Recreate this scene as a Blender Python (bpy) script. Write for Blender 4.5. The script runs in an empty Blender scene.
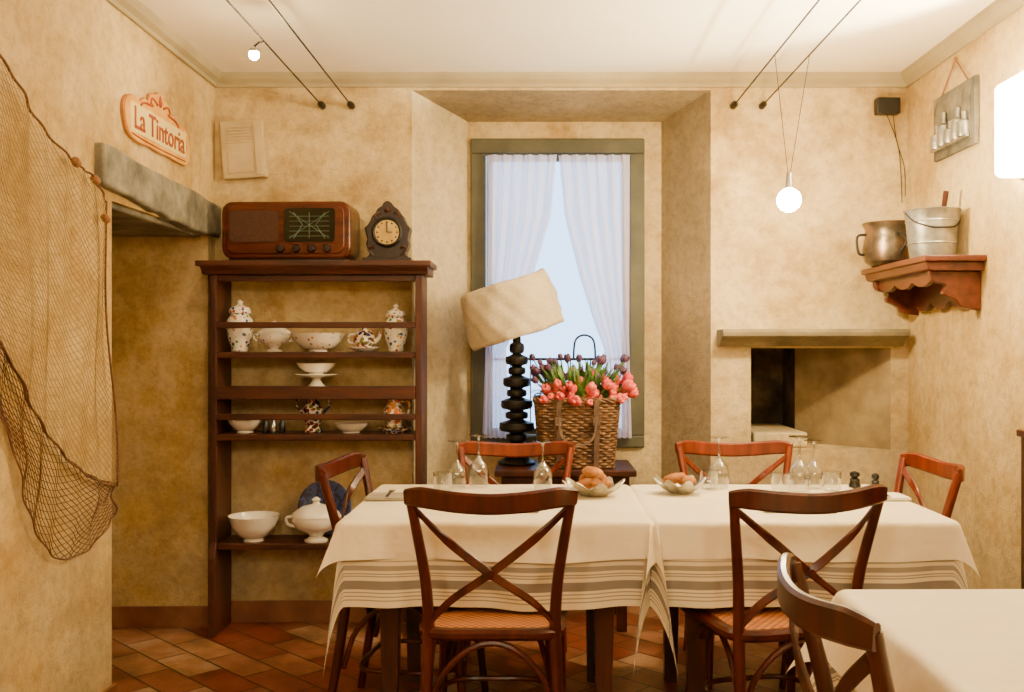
import bpy, math, random, bmesh
from mathutils import Vector, Matrix, Euler
random.seed(7)
pi=math.pi

def lin(h):
    h=h.lstrip('#'); o=[]
    for i in (0,2,4):
        c=int(h[i:i+2],16)/255
        o.append(c/12.92 if c<=0.04045 else ((c+0.055)/1.055)**2.4)
    return (o[0],o[1],o[2],1)

# ---------------------------------------------------------------- materials
def base(name):
    m=bpy.data.materials.new(name); m.use_nodes=True
    nt=m.node_tree; b=nt.nodes['Principled BSDF']
    return m,nt,b
def tc(nt,scale=(1,1,1),rot=(0,0,0),out='Object'):
    t=nt.nodes.new('ShaderNodeTexCoord'); mp=nt.nodes.new('ShaderNodeMapping')
    mp.inputs['Scale'].default_value=scale; mp.inputs['Rotation'].default_value=rot
    nt.links.new(t.outputs[out],mp.inputs['Vector']); return mp.outputs['Vector']
def ramp(nt,fac,stops,interp='LINEAR'):
    r=nt.nodes.new('ShaderNodeValToRGB'); r.color_ramp.interpolation=interp
    e=r.color_ramp.elements
    e[0].position=stops[0][0]; e[0].color=stops[0][1]
    e[1].position=stops[1][0]; e[1].color=stops[1][1]
    for p,c in stops[2:]:
        x=e.new(p); x.color=c
    nt.links.new(fac,r.inputs['Fac']); return r.outputs['Color']
def noise(nt,vec,scale,detail=4,rough=.55):
    n=nt.nodes.new('ShaderNodeTexNoise'); n.inputs['Scale'].default_value=scale
    n.inputs['Detail'].default_value=detail; n.inputs['Roughness'].default_value=rough
    nt.links.new(vec,n.inputs['Vector']); return n.outputs['Fac']
def bump(nt,b,h,strength,dist=.01):
    n=nt.nodes.new('ShaderNodeBump'); n.inputs['Strength'].default_value=strength
    n.inputs['Distance'].default_value=dist
    nt.links.new(h,n.inputs['Height']); nt.links.new(n.outputs['Normal'],b.inputs['Normal'])
def mottled(name,c1,c2,scale=3,rough=.8,metal=0,bs=0,bscale=30,c3=None,spec=.5,lo=.35,hi=.65):
    m,nt,b=base(name); v=tc(nt)
    st=[(lo,lin(c1)),(hi,lin(c2))]
    if c3: st.append(((lo+hi)/2,lin(c3)))
    c=ramp(nt,noise(nt,v,scale,6,.6),st)
    nt.links.new(c,b.inputs['Base Color'])
    b.inputs['Roughness'].default_value=rough; b.inputs['Metallic'].default_value=metal
    b.inputs['Specular IOR Level'].default_value=spec
    if bs: bump(nt,b,noise(nt,v,bscale,5),bs)
    return m
def wood(name,c1,c2,rough=.35,axis='z',scale=9,coat=.12):
    m,nt,b=base(name)
    s={'x':(.12,1,1),'y':(1,.12,1),'z':(1,1,.12)}[axis]
    v=tc(nt,s); f=noise(nt,v,scale*3,5,.65)
    c=ramp(nt,f,[(.3,lin(c1)),(.7,lin(c2))])
    nt.links.new(c,b.inputs['Base Color']); b.inputs['Roughness'].default_value=rough
    b.inputs['Specular IOR Level'].default_value=.35
    b.inputs['Coat Weight'].default_value=coat; b.inputs['Coat Roughness'].default_value=.15
    bump(nt,b,f,.10,.003); return m
def emis(name,c,s):
    m,nt,b=base(name); b.inputs['Base Color'].default_value=lin(c)
    b.inputs['Emission Color'].default_value=lin(c); b.inputs['Emission Strength'].default_value=s
    return m
def decorated(name,cols,scale=28,thr=.42,ground='#ece6d8'):
    m,nt,b=base(name); v=tc(nt)
    vo=nt.nodes.new('ShaderNodeTexVoronoi'); vo.inputs['Scale'].default_value=scale
    nt.links.new(v,vo.inputs['Vector'])
    sp=nt.nodes.new('ShaderNodeSeparateColor'); nt.links.new(vo.outputs['Color'],sp.inputs[0])
    n=len(cols); st=[(i/n,lin(c)) for i,c in enumerate(cols)]
    col=ramp(nt,sp.outputs[0],st,'CONSTANT')
    nz=nt.nodes.new('ShaderNodeMath'); nz.operation='ADD'; nt.links.new(vo.outputs['Distance'],nz.inputs[0])
    nm=nt.nodes.new('ShaderNodeMath'); nm.operation='MULTIPLY'; nm.inputs[1].default_value=.55
    nt.links.new(noise(nt,v,scale*4,2),nm.inputs[0]); nt.links.new(nm.outputs[0],nz.inputs[1])
    lt=nt.nodes.new('ShaderNodeMath'); lt.operation='LESS_THAN'; lt.inputs[1].default_value=thr+.27
    nt.links.new(nz.outputs[0],lt.inputs[0])
    mx=nt.nodes.new('ShaderNodeMix'); mx.data_type='RGBA'
    nt.links.new(lt.outputs[0],mx.inputs['Factor']); mx.inputs['A'].default_value=lin(ground)
    nt.links.new(col,mx.inputs['B']); nt.links.new(mx.outputs['Result'],b.inputs['Base Color'])
    b.inputs['Roughness'].default_value=.2; return m
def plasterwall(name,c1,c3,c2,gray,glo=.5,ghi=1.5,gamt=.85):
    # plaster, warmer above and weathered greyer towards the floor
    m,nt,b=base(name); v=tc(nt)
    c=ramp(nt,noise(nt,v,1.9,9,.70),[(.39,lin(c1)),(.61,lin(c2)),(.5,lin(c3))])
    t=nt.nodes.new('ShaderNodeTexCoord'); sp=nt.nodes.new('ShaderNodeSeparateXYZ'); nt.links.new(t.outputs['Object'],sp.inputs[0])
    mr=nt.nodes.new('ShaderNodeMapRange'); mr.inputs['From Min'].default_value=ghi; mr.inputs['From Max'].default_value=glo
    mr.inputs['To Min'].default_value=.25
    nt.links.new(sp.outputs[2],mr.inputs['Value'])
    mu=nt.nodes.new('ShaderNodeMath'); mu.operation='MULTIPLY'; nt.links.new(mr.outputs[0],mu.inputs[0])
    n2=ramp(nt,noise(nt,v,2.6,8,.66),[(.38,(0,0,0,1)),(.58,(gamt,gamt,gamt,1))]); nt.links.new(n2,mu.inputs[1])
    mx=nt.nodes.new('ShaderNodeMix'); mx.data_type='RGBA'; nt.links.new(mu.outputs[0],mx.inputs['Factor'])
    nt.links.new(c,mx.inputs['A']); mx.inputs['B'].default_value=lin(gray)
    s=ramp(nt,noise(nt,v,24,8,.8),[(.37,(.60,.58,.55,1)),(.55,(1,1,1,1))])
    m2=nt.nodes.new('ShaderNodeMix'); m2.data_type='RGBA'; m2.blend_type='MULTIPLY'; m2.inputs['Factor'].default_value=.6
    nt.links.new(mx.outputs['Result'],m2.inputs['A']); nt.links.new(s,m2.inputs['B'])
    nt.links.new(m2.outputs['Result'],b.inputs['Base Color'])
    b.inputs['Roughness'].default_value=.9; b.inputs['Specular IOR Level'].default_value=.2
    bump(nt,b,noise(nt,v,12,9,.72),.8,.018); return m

M={}
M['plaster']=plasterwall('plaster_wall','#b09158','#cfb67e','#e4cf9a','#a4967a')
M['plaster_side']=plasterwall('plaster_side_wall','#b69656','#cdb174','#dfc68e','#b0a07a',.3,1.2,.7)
M['plaster_gray']=plasterwall('plaster_greyer','#8c7c5c','#9d8b66','#b09c74','#887c62',.5,1.9,.6)  # greyer, darker plaster for the right window reveal and recess soffit
M['plaster_niche_shaded']=mottled('plaster_niche_shaded','#30281b','#6a5b40',5,.9,0,.5,18,'#4c4130',.2)  # fireplace recess: its shade is put into the plaster colour
M['niche_splay_shaded']=mottled('plaster_niche_splay_shaded','#77664a','#a39068',4,.9,0,.5,18,'#8c7a58',.2)  # niche splay, same plaster with recess shade mixed into the colour
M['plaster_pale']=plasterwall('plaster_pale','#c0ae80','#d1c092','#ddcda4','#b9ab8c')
M['ceiling']=mottled('ceiling_paint','#ecdfc0','#f3e8cc',1,.9,0,.1,20)
M['cornice']=mottled('cornice_paint','#93855f','#a8996f',3,.7)
M['stone']=mottled('lintel_stone','#55534a','#918f7c',6,.85,0,.9,16,'#757264')
M['stone2']=mottled('mantel_stone','#665d44','#8d805e',5,.8,0,.5,20)
M['basetile']=mottled('baseboard_terracotta','#6a4029','#8f6040',4,.5)
M['chair']=wood('chair_wood','#280c06','#541c0b',.28)
M['chair2']=wood('chair_wood_light','#4a180a','#803412',.28)
M['walnut']=wood('walnut_wood','#241009','#48200f',.35)
M['rackx']=wood('rack_wood_shelves','#281209','#532a16',.45,'x',9,.05)
M['rackz']=wood('rack_wood_sides','#281209','#502815',.45,'z',9,.05)
M['darkwood']=wood('dark_wood','#120806','#24120b',.4)
M['redwood']=wood('bracket_wood','#381408','#602b13',.4,'y')
M['radiow']=wood('radio_veneer','#2c0f07','#5c270f',.25,'x')
M['black']=mottled('black_plastic','#0a0a0a','#121110',5,.35)
M['iron']=mottled('dark_iron','#100c0a','#201a16',20,.5,.4,.3,60)
M['bronze']=mottled('lamp_bronze','#0b0907','#1a150f',20,.5,.2,.3,60)
M['copper']=mottled('copper_patina','#4b4436','#96745a',9,.35,.85,.2,20,'#6e604c')
M['zinc']=mottled('galvanised_zinc','#77756c','#a9a79c',14,.4,.8)
M['relief']=mottled('relief_grey_wood','#4a473e','#7a7564',14,.6,.2,.5,30)
M['silver']=mottled('silver','#7a776c','#d0ccbe',18,.3,.85,.5,40)
M['steel']=mottled('steel','#a8a8a8','#c0c0c0',5,.25,1)
M['cer']=mottled('white_ceramic','#e8e1d1','#f2ede2',3,.18)
M['jar']=decorated('painted_jar',['#2a4088','#b85a1a','#34498e','#d8902c','#4a7a55'],52,.38)
M['floral']=decorated('painted_floral',['#b04848','#ece6d8','#5a70a0','#ece6d8','#c87a40'],52,.30)
M['maj']=decorated('painted_majolica',['#6b2410','#1d2f6a','#b85a20','#3a1e12','#6d6a2a'],56,.6)
M['blueplate']=decorated('painted_blue',['#101c40','#20386f','#101c40'],60,.7,'#2a4080')
M['yellowjug']=decorated('painted_yellow',['#d08420','#7a6a22','#bb4c16'],50,.55)
M['bread']=mottled('bread_crust','#7c4414','#b87c34',14,.8,0,.6,40,'#9c6224')
M['leather']=mottled('leather_strap','#4a3728','#6a523f',20,.6)
M['wicker']=mottled('wicker','#4f3722','#886440',25,.65)
M['green']=mottled('leaf_green','#2a4a18','#628a36',10,.5)
M['pink']=mottled('tulip_coral','#bd1c2c','#ee6a62',7,.5)
M['purple']=mottled('tulip_purple','#2c1833','#6e4668',30,.5)
M['ropec']=mottled('net_cord','#8c7446','#ab9260',20,.8)
M['ropeb']=mottled('net_cord_brown','#50301e','#70492c',20,.8)
M['cork']=mottled('cork','#7a5533','#97693f',40,.9)
M['signp']=mottled('sign_enamel','#c98820','#e8b850',9,.35,0,0,30,'#d9a038')
M['signc']=mottled('sign_cream','#e3cc7a','#ebd992',9,.35)
M['signr']=mottled('sign_red','#8e3418','#a84c20',9,.4)
M['signo']=mottled('sign_rim','#a8662a','#b97c3a',9,.4)
M['winframe']=mottled('window_paint','#424231','#53523d',8,.55)
M['plaq']=mottled('plaque_cream','#b3a178','#c8b58c',8,.7)
M['dialy']=mottled('clock_face','#a98838','#ccae62',10,.4)
M['dialglass']=mottled('radio_dial','#060806','#0e120e',10,.12)
M['dialline']=mottled('radio_dial_lines','#4f6a58','#6c8a74',10,.3)
M['grille']=mottled('grille_cloth','#2c160b','#482814',120,.8)
M['napkin']=mottled('napkin_linen','#d9d0ba','#e8e0cc',10,.8)
M['mat']=mottled('placemat_grey','#8c8474','#a39c88',10,.8)
M['bulb']=emis('bulb_glow','#ffdfa8',950)
M['bulbs']=emis('bulb_glow_small','#ffdfa8',900)
M['fill_globe']=emis('fill_globe_glow','#ffe6bc',88)  # emission of the added fill globes
M['sconce']=emis('sconce_glow','#ffe6b8',52)

m,nt,b=base('linen_cream'); v=tc(nt)
c=ramp(nt,noise(nt,v,5,3),[(.3,lin('#eadcb8')),(.7,lin('#f4e9cc'))]); nt.links.new(c,b.inputs['Base Color'])
b.inputs['Roughness'].default_value=.6; b.inputs['Sheen Weight'].default_value=.2
bump(nt,b,noise(nt,v,6,3),.5,.03); M['linen']=m

def striped():
    m,nt,b=base('linen_striped'); uv=nt.nodes.new('ShaderNodeUVMap'); uv.uv_map='hem'
    sp=nt.nodes.new('ShaderNodeSeparateXYZ'); nt.links.new(uv.outputs[0],sp.inputs[0])
    outs=[]
    for a in (0,1):
        r=ramp(nt,sp.outputs[a],[(0,(0,0,0,1)),(1,(0,0,0,1))],'CONSTANT')
        rn=[n for n in nt.nodes if n.type=='VALTORGB'][-1]
        e=rn.color_ramp.elements
        pat=[(.016,.7),(.021,0),(.028,.7),(.033,0),(.040,.7),(.044,0),(.054,.85),(.080,0),(.090,.7),(.094,0),(.100,.7),(.104,0),(.112,.7),(.126,0),(.140,.6),(.144,0)]
        for p,val in pat:
            x=e.new(p); x.color=(val,val,val,1)
        outs.append(r)
    mx=nt.nodes.new('ShaderNodeMath'); mx.operation='MAXIMUM'
    nt.links.new(outs[0],mx.inputs[0]); nt.links.new(outs[1],mx.inputs[1])
    mi=nt.nodes.new('ShaderNodeMix'); mi.data_type='RGBA'
    nt.links.new(mx.outputs[0],mi.inputs['Factor'])
    mi.inputs['A'].default_value=lin('#dccfae'); mi.inputs['B'].default_value=lin('#66605f')
    nt.links.new(mi.outputs['Result'],b.inputs['Base Color']); b.inputs['Roughness'].default_value=.8
    return m
M['striped']=striped()

m,nt,b=base('terracotta_tiles'); v=tc(nt,(1,1,1),(0,0,math.radians(45)))
br=nt.nodes.new('ShaderNodeTexBrick'); br.inputs['Scale'].default_value=1
br.inputs['Brick Width'].default_value=.30; br.inputs['Row Height'].default_value=.15
br.inputs['Mortar Size'].default_value=.005; br.inputs['Mortar Smooth'].default_value=.3
br.inputs['Color1'].default_value=lin('#844428'); br.inputs['Color2'].default_value=lin('#b89f80')
br.inputs['Mortar'].default_value=lin('#3a2f26'); br.inputs['Bias'].default_value=-.1
nt.links.new(v,br.inputs['Vector'])
c=ramp(nt,noise(nt,v,4,7,.7),[(.32,lin('#6a5a4c')),(.66,lin('#ffffff')),(.5,lin('#d8b49a'))])
mx=nt.nodes.new('ShaderNodeMix'); mx.data_type='RGBA'; mx.blend_type='MULTIPLY'; mx.inputs['Factor'].default_value=.9
nt.links.new(br.outputs['Color'],mx.inputs['A']); nt.links.new(c,mx.inputs['B'])
nt.links.new(mx.outputs['Result'],b.inputs['Base Color']); b.inputs['Roughness'].default_value=.35
iv=nt.nodes.new('ShaderNodeMath'); iv.operation='SUBTRACT'; iv.inputs[0].default_value=1
nt.links.new(br.outputs['Fac'],iv.inputs[1]); bump(nt,b,iv.outputs[0],.5,.004)
M['floor']=m

m,nt,b=base('woven_cane'); v=tc(nt,(1,1,1),(0,0,0))
ck=nt.nodes.new('ShaderNodeTexChecker'); ck.inputs['Scale'].default_value=70
ck.inputs['Color1'].default_value=lin('#b8743c'); ck.inputs['Color2'].default_value=lin('#7d471e')
nt.links.new(v,ck.inputs['Vector']); nt.links.new(ck.outputs['Color'],b.inputs['Base Color'])
b.inputs['Roughness'].default_value=.5; bump(nt,b,ck.outputs['Fac'],.4,.003); M['cane']=m

m,nt,b=base('lampshade_linen'); v=tc(nt,(6,6,60))
f=noise(nt,v,6,4); c=ramp(nt,f,[(.3,lin('#b9ac8c')),(.7,lin('#dacdac'))]); nt.links.new(c,b.inputs['Base Color'])
b.inputs['Roughness'].default_value=.85; bump(nt,b,f,.3,.004); M['shade']=m

def glassmat(name,tint,lo,hi,rough=.04):
    m=bpy.data.materials.new(name); m.use_nodes=True; nt=m.node_tree; nt.nodes.clear()
    o=nt.nodes.new('ShaderNodeOutputMaterial'); t=nt.nodes.new('ShaderNodeBsdfTransparent'); g=nt.nodes.new('ShaderNodeBsdfGlossy')
    g.inputs['Roughness'].default_value=rough; t.inputs['Color'].default_value=tint
    fr=nt.nodes.new('ShaderNodeLayerWeight'); fr.inputs['Blend'].default_value=.45
    mr=nt.nodes.new('ShaderNodeMapRange'); mr.inputs['To Min'].default_value=lo; mr.inputs['To Max'].default_value=hi
    nt.links.new(fr.outputs['Facing'],mr.inputs['Value'])
    mx=nt.nodes.new('ShaderNodeMixShader'); nt.links.new(mr.outputs[0],mx.inputs[0])
    nt.links.new(t.outputs[0],mx.inputs[1]); nt.links.new(g.outputs[0],mx.inputs[2]); nt.links.new(mx.outputs[0],o.inputs[0]); return m
M['glass']=glassmat('clear_glass',(.84,.86,.86,1),.12,.95); M['pane']=glassmat('window_pane',(.98,.99,1,1),.01,.15,.3)
m=bpy.data.materials.new('sheer_voile'); m.use_nodes=True; nt=m.node_tree; nt.nodes.clear()
o=nt.nodes.new('ShaderNodeOutputMaterial'); d=nt.nodes.new('ShaderNodeBsdfDiffuse'); t=nt.nodes.new('ShaderNodeBsdfTranslucent'); tr=nt.nodes.new('ShaderNodeBsdfTransparent')
d.inputs['Color'].default_value=(.90,.84,.85,1); t.inputs['Color'].default_value=(.95,.86,.93,1)
m1=nt.nodes.new('ShaderNodeMixShader'); m1.inputs[0].default_value=.50; m2=nt.nodes.new('ShaderNodeMixShader'); m2.inputs[0].default_value=.20
nt.links.new(d.outputs[0],m1.inputs[1]); nt.links.new(t.outputs[0],m1.inputs[2]); nt.links.new(m1.outputs[0],m2.inputs[1]); nt.links.new(tr.outputs[0],m2.inputs[2]); nt.links.new(m2.outputs[0],o.inputs[0])
M['voile']=m

# ---------------------------------------------------------------- mesh builder
def catmull(p,n=6,closed=False):
    p=[Vector(q) for q in p]; L=len(p); out=[]
    if L<3: return p
    rng=range(L) if closed else range(L-1)
    for i in rng:
        if closed: a,b_,c_,d_=p[(i-1)%L],p[i],p[(i+1)%L],p[(i+2)%L]
        else: a=p[max(i-1,0)];b_=p[i];c_=p[i+1];d_=p[min(i+2,L-1)]
        for k in range(n):
            t=k/n
            out.append(.5*((2*b_)+(c_-a)*t+(2*a-5*b_+4*c_-d_)*t*t+(3*b_-a-3*c_+d_)*t**3))
    if not closed: out.append(p[-1])
    return out
class MB:
    def __init__(s): s.v=[];s.f=[];s.m=[]
    def add(s,v,f,mi=0,T=None):
        o=len(s.v)
        s.v+= [ (T@Vector(q)) if T else Vector(q) for q in v]
        s.f+= [tuple(i+o for i in q) for q in f]; s.m+=[mi]*len(f); return s
    def box(s,x0,x1,y0,y1,z0,z1,mi=0,T=None):
        v=[(x,y,z) for x in (x0,x1) for y in (y0,y1) for z in (z0,z1)]
        return s.add(v,[(0,1,3,2),(4,6,7,5),(0,4,5,1),(2,3,7,6),(0,2,6,4),(1,5,7,3)],mi,T)
    def prism(s,poly,ax,a0,a1,mi=0,T=None,side=None):
        def P(q,a):
            return {'z':(q[0],q[1],a),'x':(a,q[0],q[1]),'y':(q[0],a,q[1])}[ax]
        n=len(poly); v=[P(q,a0) for q in poly]+[P(q,a1) for q in poly]
        f=[tuple(range(n)),tuple(range(2*n-1,n-1,-1))]+[(i,(i+1)%n,n+(i+1)%n,n+i) for i in range(n)]
        s.add(v,f,mi,T)
        if side:
            for k,mm in side.items(): s.m[len(s.m)-n+k]=mm
        return s
    def lathe(s,prof,seg=32,c=(0,0,0),mi=0,sx=1,sy=1,T=None,mod=None,cap=True):
        v=[];f=[];n=len(prof)
        for (r,z) in prof:
            for k in range(seg):
                th=2*pi*k/seg; rr,zz=(mod(th,r,z) if mod else (r,z))
                v.append((c[0]+rr*math.cos(th)*sx,c[1]+rr*math.sin(th)*sy,c[2]+zz))
        for i in range(n-1):
            for k in range(seg):
                k2=(k+1)%seg; f.append((i*seg+k,i*seg+k2,(i+1)*seg+k2,(i+1)*seg+k))
        if cap:
            f.append(tuple(range(seg-1,-1,-1))); f.append(tuple((n-1)*seg+k for k in range(seg)))
        return s.add(v,f,mi,T)
    def ball(s,c,r,mi=0,seg=20,sz=1,sx=1,sy=1,T=None):
        N=10; prof=[(max(r*math.sin(pi*i/N),.0003),-r*sz*math.cos(pi*i/N)) for i in range(N+1)]
        return s.lathe(prof,seg,c,mi,sx,sy,T)
    def tube(s,pts,r,seg=8,mi=0,sm=0,closed=False,T=None,sec=None,up=None):
        rs=r
        if sm: 
            n0=len(pts); pts=catmull(pts,sm,closed)
            if isinstance(r,(list,tuple)):
                rs=[]
                for i in range(len(pts)):
                    t=i/sm; a=min(int(t),n0-1); b2=min(a+1,n0-1); rs.append(r[a]+(r[b2]-r[a])*(t-a))
        pts=[Vector(p) for p in pts]; L=len(pts)
        if not isinstance(rs,(list,tuple)): rs=[rs]*L
        N=None; v=[];f=[]
        ns=len(sec) if sec else seg
        for i,p in enumerate(pts):
            if closed: t=pts[(i+1)%L]-pts[(i-1)%L]
            else: t=pts[min(i+1,L-1)]-pts[max(i-1,0)]
            if t.length<1e-9: t=Vector((0,0,1))
            t.normalize()
            if up: N=Vector(up)-Vector(up).dot(t)*t
            elif N is None:
                a=Vector((0,0,1)) if abs(t.z)<.9 else Vector((1,0,0)); N=a-a.dot(t)*t
            else: N=N-N.dot(t)*t
            N.normalize(); B=t.cross(N)
            for k in range(ns):
                if sec: a,b2=sec[k][0]*rs[i],sec[k][1]*rs[i]
                else: th=2*pi*k/seg; a,b2=math.cos(th)*rs[i],math.sin(th)*rs[i]
                v.append(p+N*a+B*b2)
        for i in range(L if closed else L-1):
            j=(i+1)%L
            for k in range(ns):
                k2=(k+1)%ns; f.append((i*ns+k,i*ns+k2,j*ns+k2,j*ns+k))
        if not closed:
            f.append(tuple(range(ns-1,-1,-1))); f.append(tuple((L-1)*ns+k for k in range(ns)))
        return s.add(v,f,mi,T)
    def obj(s,name,mats,parent=None,loc=(0,0,0),rot=(0,0,0),smooth=True,bevel=0,bseg=2,ang=.65,sub=0):
        me=bpy.data.meshes.new(name); me.from_pydata([tuple(q) for q in s.v],[],s.f)
        if not isinstance(mats,(list,tuple)): mats=[mats]
        for q in mats: me.materials.append(M[q] if isinstance(q,str) else q)
        for i,p in enumerate(me.polygons): p.material_index=s.m[i]
        bm=bmesh.new(); bm.from_mesh(me); bmesh.ops.recalc_face_normals(bm,faces=bm.faces); bm.to_mesh(me); bm.free()
        if smooth:
            me.shade_smooth(); me.set_sharp_from_angle(angle=ang)
        o=bpy.data.objects.new(name,me); bpy.context.scene.collection.objects.link(o)
        o.location=loc; o.rotation_euler=rot
        if parent: o.parent=parent
        if bevel:
            b=o.modifiers.new('bevel','BEVEL'); b.width=bevel; b.segments=bseg; b.limit_method='ANGLE'; b.angle_limit=.6
        if sub:
            b=o.modifiers.new('sub','SUBSURF'); b.levels=sub; b.render_levels=sub
        return o
def empty(name,loc=(0,0,0),rot=(0,0,0)):
    e=bpy.data.objects.new(name,None); bpy.context.scene.collection.objects.link(e)
    e.location=loc; e.rotation_euler=rot; e.empty_display_size=.1; return e
def rect(w,h,b=.2):
    a=w/2; c=h/2; k=min(a,c)*b*2
    return [(a,-c+k),(a,c-k),(a-k,c),(-a+k,c),(-a,c-k),(-a,-c+k),(-a+k,-c),(a-k,-c)]

# ---------------------------------------------------------------- room
XL,XR,YB,H=-1.53,1.74,4.72,2.58
MB().box(-2.8,2.1,-2.8,5.6,-.1,0).obj('floor','floor',smooth=False)
MB().box(-2.8,2.1,-2.8,5.6,H,H+.1).obj('ceiling','ceiling',smooth=False)
w=MB()
w.box(-1.75,XL,-2.6,3.58,0,H)
w.box(-2.6,XL,3.58,YB,1.82,H)
w.box(-2.6,-1.75,3.5,3.58,0,H)
w.box(-2.7,-2.6,3.5,5.1,0,H)
w.box(-2.6,XL,4.62,5.1,0,1.82)
w.obj('wall_left','plaster_side',smooth=False)
w=MB()
w.prism([(-1.53,YB),(-.6,YB),(-.36,5.07),(-.36,5.15),(-1.53,5.15)],'z',0,H,side={1:2})
w.prism([(.811,YB),(1.0,YB),(1.0,5.45),(.62,5.45),(.62,5.07)],'z',0,H,side={4:1,1:3})
w.box(1.0,1.66,YB,5.45,1.29,H); w.box(1.0,1.66,YB,5.45,0,.81)
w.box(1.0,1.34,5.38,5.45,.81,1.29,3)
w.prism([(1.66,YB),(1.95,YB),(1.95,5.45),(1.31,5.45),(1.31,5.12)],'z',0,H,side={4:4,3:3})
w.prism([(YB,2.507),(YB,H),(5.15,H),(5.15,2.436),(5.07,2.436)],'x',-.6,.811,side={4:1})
w.box(-.36,-.348,5.07,5.15,0,2.436); w.box(.535,.62,5.07,5.15,0,2.436)
w.box(-.348,.535,5.07,5.15,2.35,2.436); w.box(-.348,.535,5.07,5.15,0,.785)
w.obj('wall_back',['plaster','plaster_gray','plaster_pale','plaster_niche_shaded','niche_splay_shaded'],smooth=False)
MB().box(XR,1.95,-2.6,YB,0,H).obj('wall_right','plaster_side',smooth=False)
MB().box(-2.0,2.0,-2.7,-2.6,0,H).obj('wall_front','plaster_side',smooth=False)
c=MB(); c.prism([(YB,H),(YB,H-.06),(YB-.012,H-.06),(YB-.016,H-.045),(YB-.035,H-.03),(YB-.045,H-.014),(YB-.05,H)],'x',XL,XR)
c.obj('trim_1','cornice',smooth=False)
c=MB(); c.prism([(XL,H),(XL,H-.06),(XL+.012,H-.06),(XL+.016,H-.045),(XL+.035,H-.03),(XL+.045,H-.014),(XL+.05,H)],'y',-2.6,YB); c.obj('trim_2','cornice',smooth=False)
c=MB(); c.prism([(XR,H),(XR,H-.06),(XR-.012,H-.06),(XR-.016,H-.045),(XR-.035,H-.03),(XR-.045,H-.014),(XR-.05,H)],'y',-2.6,YB); c.obj('trim_3','cornice',smooth=False)
MB().box(XL,XL+.015,-2.6,3.59,0,.09).box(-1.75,XL,3.58,3.59,0,.09).obj('baseboard_left','basetile',smooth=False,bevel=.003)
MB().box(-2.6,XL+.01,4.605,4.62,0,.1).box(XL,-.6,YB-.015,YB,0,.1).box(.811,XR,YB-.015,YB,0,.1).obj('baseboard_back','basetile',smooth=False,bevel=.003)
MB().box(XR-.015,XR,-2.6,YB,0,.09).obj('baseboard_right','basetile',smooth=False,bevel=.003)
l=MB(); n=14
top=[];bot=[]
for i in range(n+1):
    y=3.44+(4.71-3.44)*i/n
    top.append((y,2.005-.045*i/n+random.uniform(-.006,.006))); bot.append((y,1.865-.055*min(1,i/8)+random.uniform(-.007,.007)))
l.prism(top+bot[::-1],'x',XL-.10,XL+.035)
l.box(-2.5,XL-.02,3.6,4.6,1.80,1.83)
l.obj('stone_lintel','stone',smooth=False,bevel=.012,bseg=3)
e=empty('fireplace')
MB().prism([(YB+.01,1.378),(4.575,1.378),(4.57,1.365),(4.575,1.345),(4.60,1.338),(4.64,1.318),(4.66,1.30),(YB+.01,1.298)],'x',.84,XR-.04).obj('mantel_slab','stone2',e,bevel=.004,smooth=False)
MB().box(1.03,1.29,4.80,5.35,.812,.885).obj('hearth_block','plaster_pale',e,bevel=.01,smooth=False)

# ---------------------------------------------------------------- window
e=empty('window_1')
x0,x1,z0,z1=-.346,.533,.787,2.348
f=MB(); fw=.075
f.box(x0,x1,5.045,5.13,z1-fw,z1).box(x0,x1,5.045,5.13,z0,z0+.06).box(x0,x0+fw,5.045,5.13,z0+.06,z1-fw).box(x1-fw,x1,5.045,5.13,z0+.06,z1-fw)
f.obj('frame','winframe',e,smooth=False,bevel=.006)
f=MB(); a=x0+fw+.004; b_=x1-fw-.004; q=z0+.064; r=z1-fw-.004; cw=.03
f.box(a,b_,5.07,5.11,r-cw,r).box(a,b_,5.07,5.11,q,q+cw).box(a,a+cw,5.07,5.11,q+cw,r-cw).box(b_-cw,b_,5.07,5.11,q+cw,r-cw)
f.obj('casement','winframe',e,smooth=False,bevel=.004)
MB().box(a+cw,b_-cw,5.088,5.092,q+cw,r-cw).obj('glass_pane','pane',e,smooth=False)
def interp(tab,t):
    for i in range(len(tab)-1):
        if t<=tab[i+1][0]:
            u=(t-tab[i][0])/(tab[i+1][0]-tab[i][0])
            return tab[i][1]+(tab[i+1][1]-tab[i][1])*u
    return tab[-1][1]
def curtain(L,R,folds,ph):
    nu,nv=150,60; v=[];f=[]
    zt,zb=2.255,.84
    for j in range(nv+1):
        z=zt+(zb-zt)*j/nv
        xl=interp(L,zt-z); xr=interp(R,zt-z)
        for i in range(nu+1):
            u=i/nu
            amp=.010+.016*min(1,j/12)
            y=5.000+amp*math.sin(u*2*pi*folds+ph+.5*math.sin(j*.09+u*4))+.006*math.sin(u*2*pi*folds*2.3+j*.05)
            x=xl+(xr-xl)*(u+.012*math.sin(u*2*pi*folds*1.0+1))
            v.append((x,y,z))
    for j in range(nv):
        for i in range(nu):
            k=j*(nu+1)+i; f.append((k,k+1,k+nu+2,k+nu+1))
    return MB().add(v,f)
e=empty('sheer_curtain')
curtain([(0,-.262),(.9,-.265),(1.42,-.285)],[(0,.085),(.3,.058),(.6,-.03),(.8,-.10),(.97,-.165),(1.1,-.16),(1.42,-.13)],6,0).obj('panel','voile',e,ang=3)
e=empty('sheer_curtain')
curtain([(0,.095),(.3,.125),(.6,.20),(.8,.262),(.97,.325),(1.1,.335),(1.42,.315)],[(0,.450),(.9,.452),(1.42,.465)],6,1).obj('panel','voile',e,ang=3)
MB().tube([(-.27,5.02,2.258),(.46,5.02,2.258)],.006).obj('curtain_rod','winframe')
r=MB()
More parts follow.
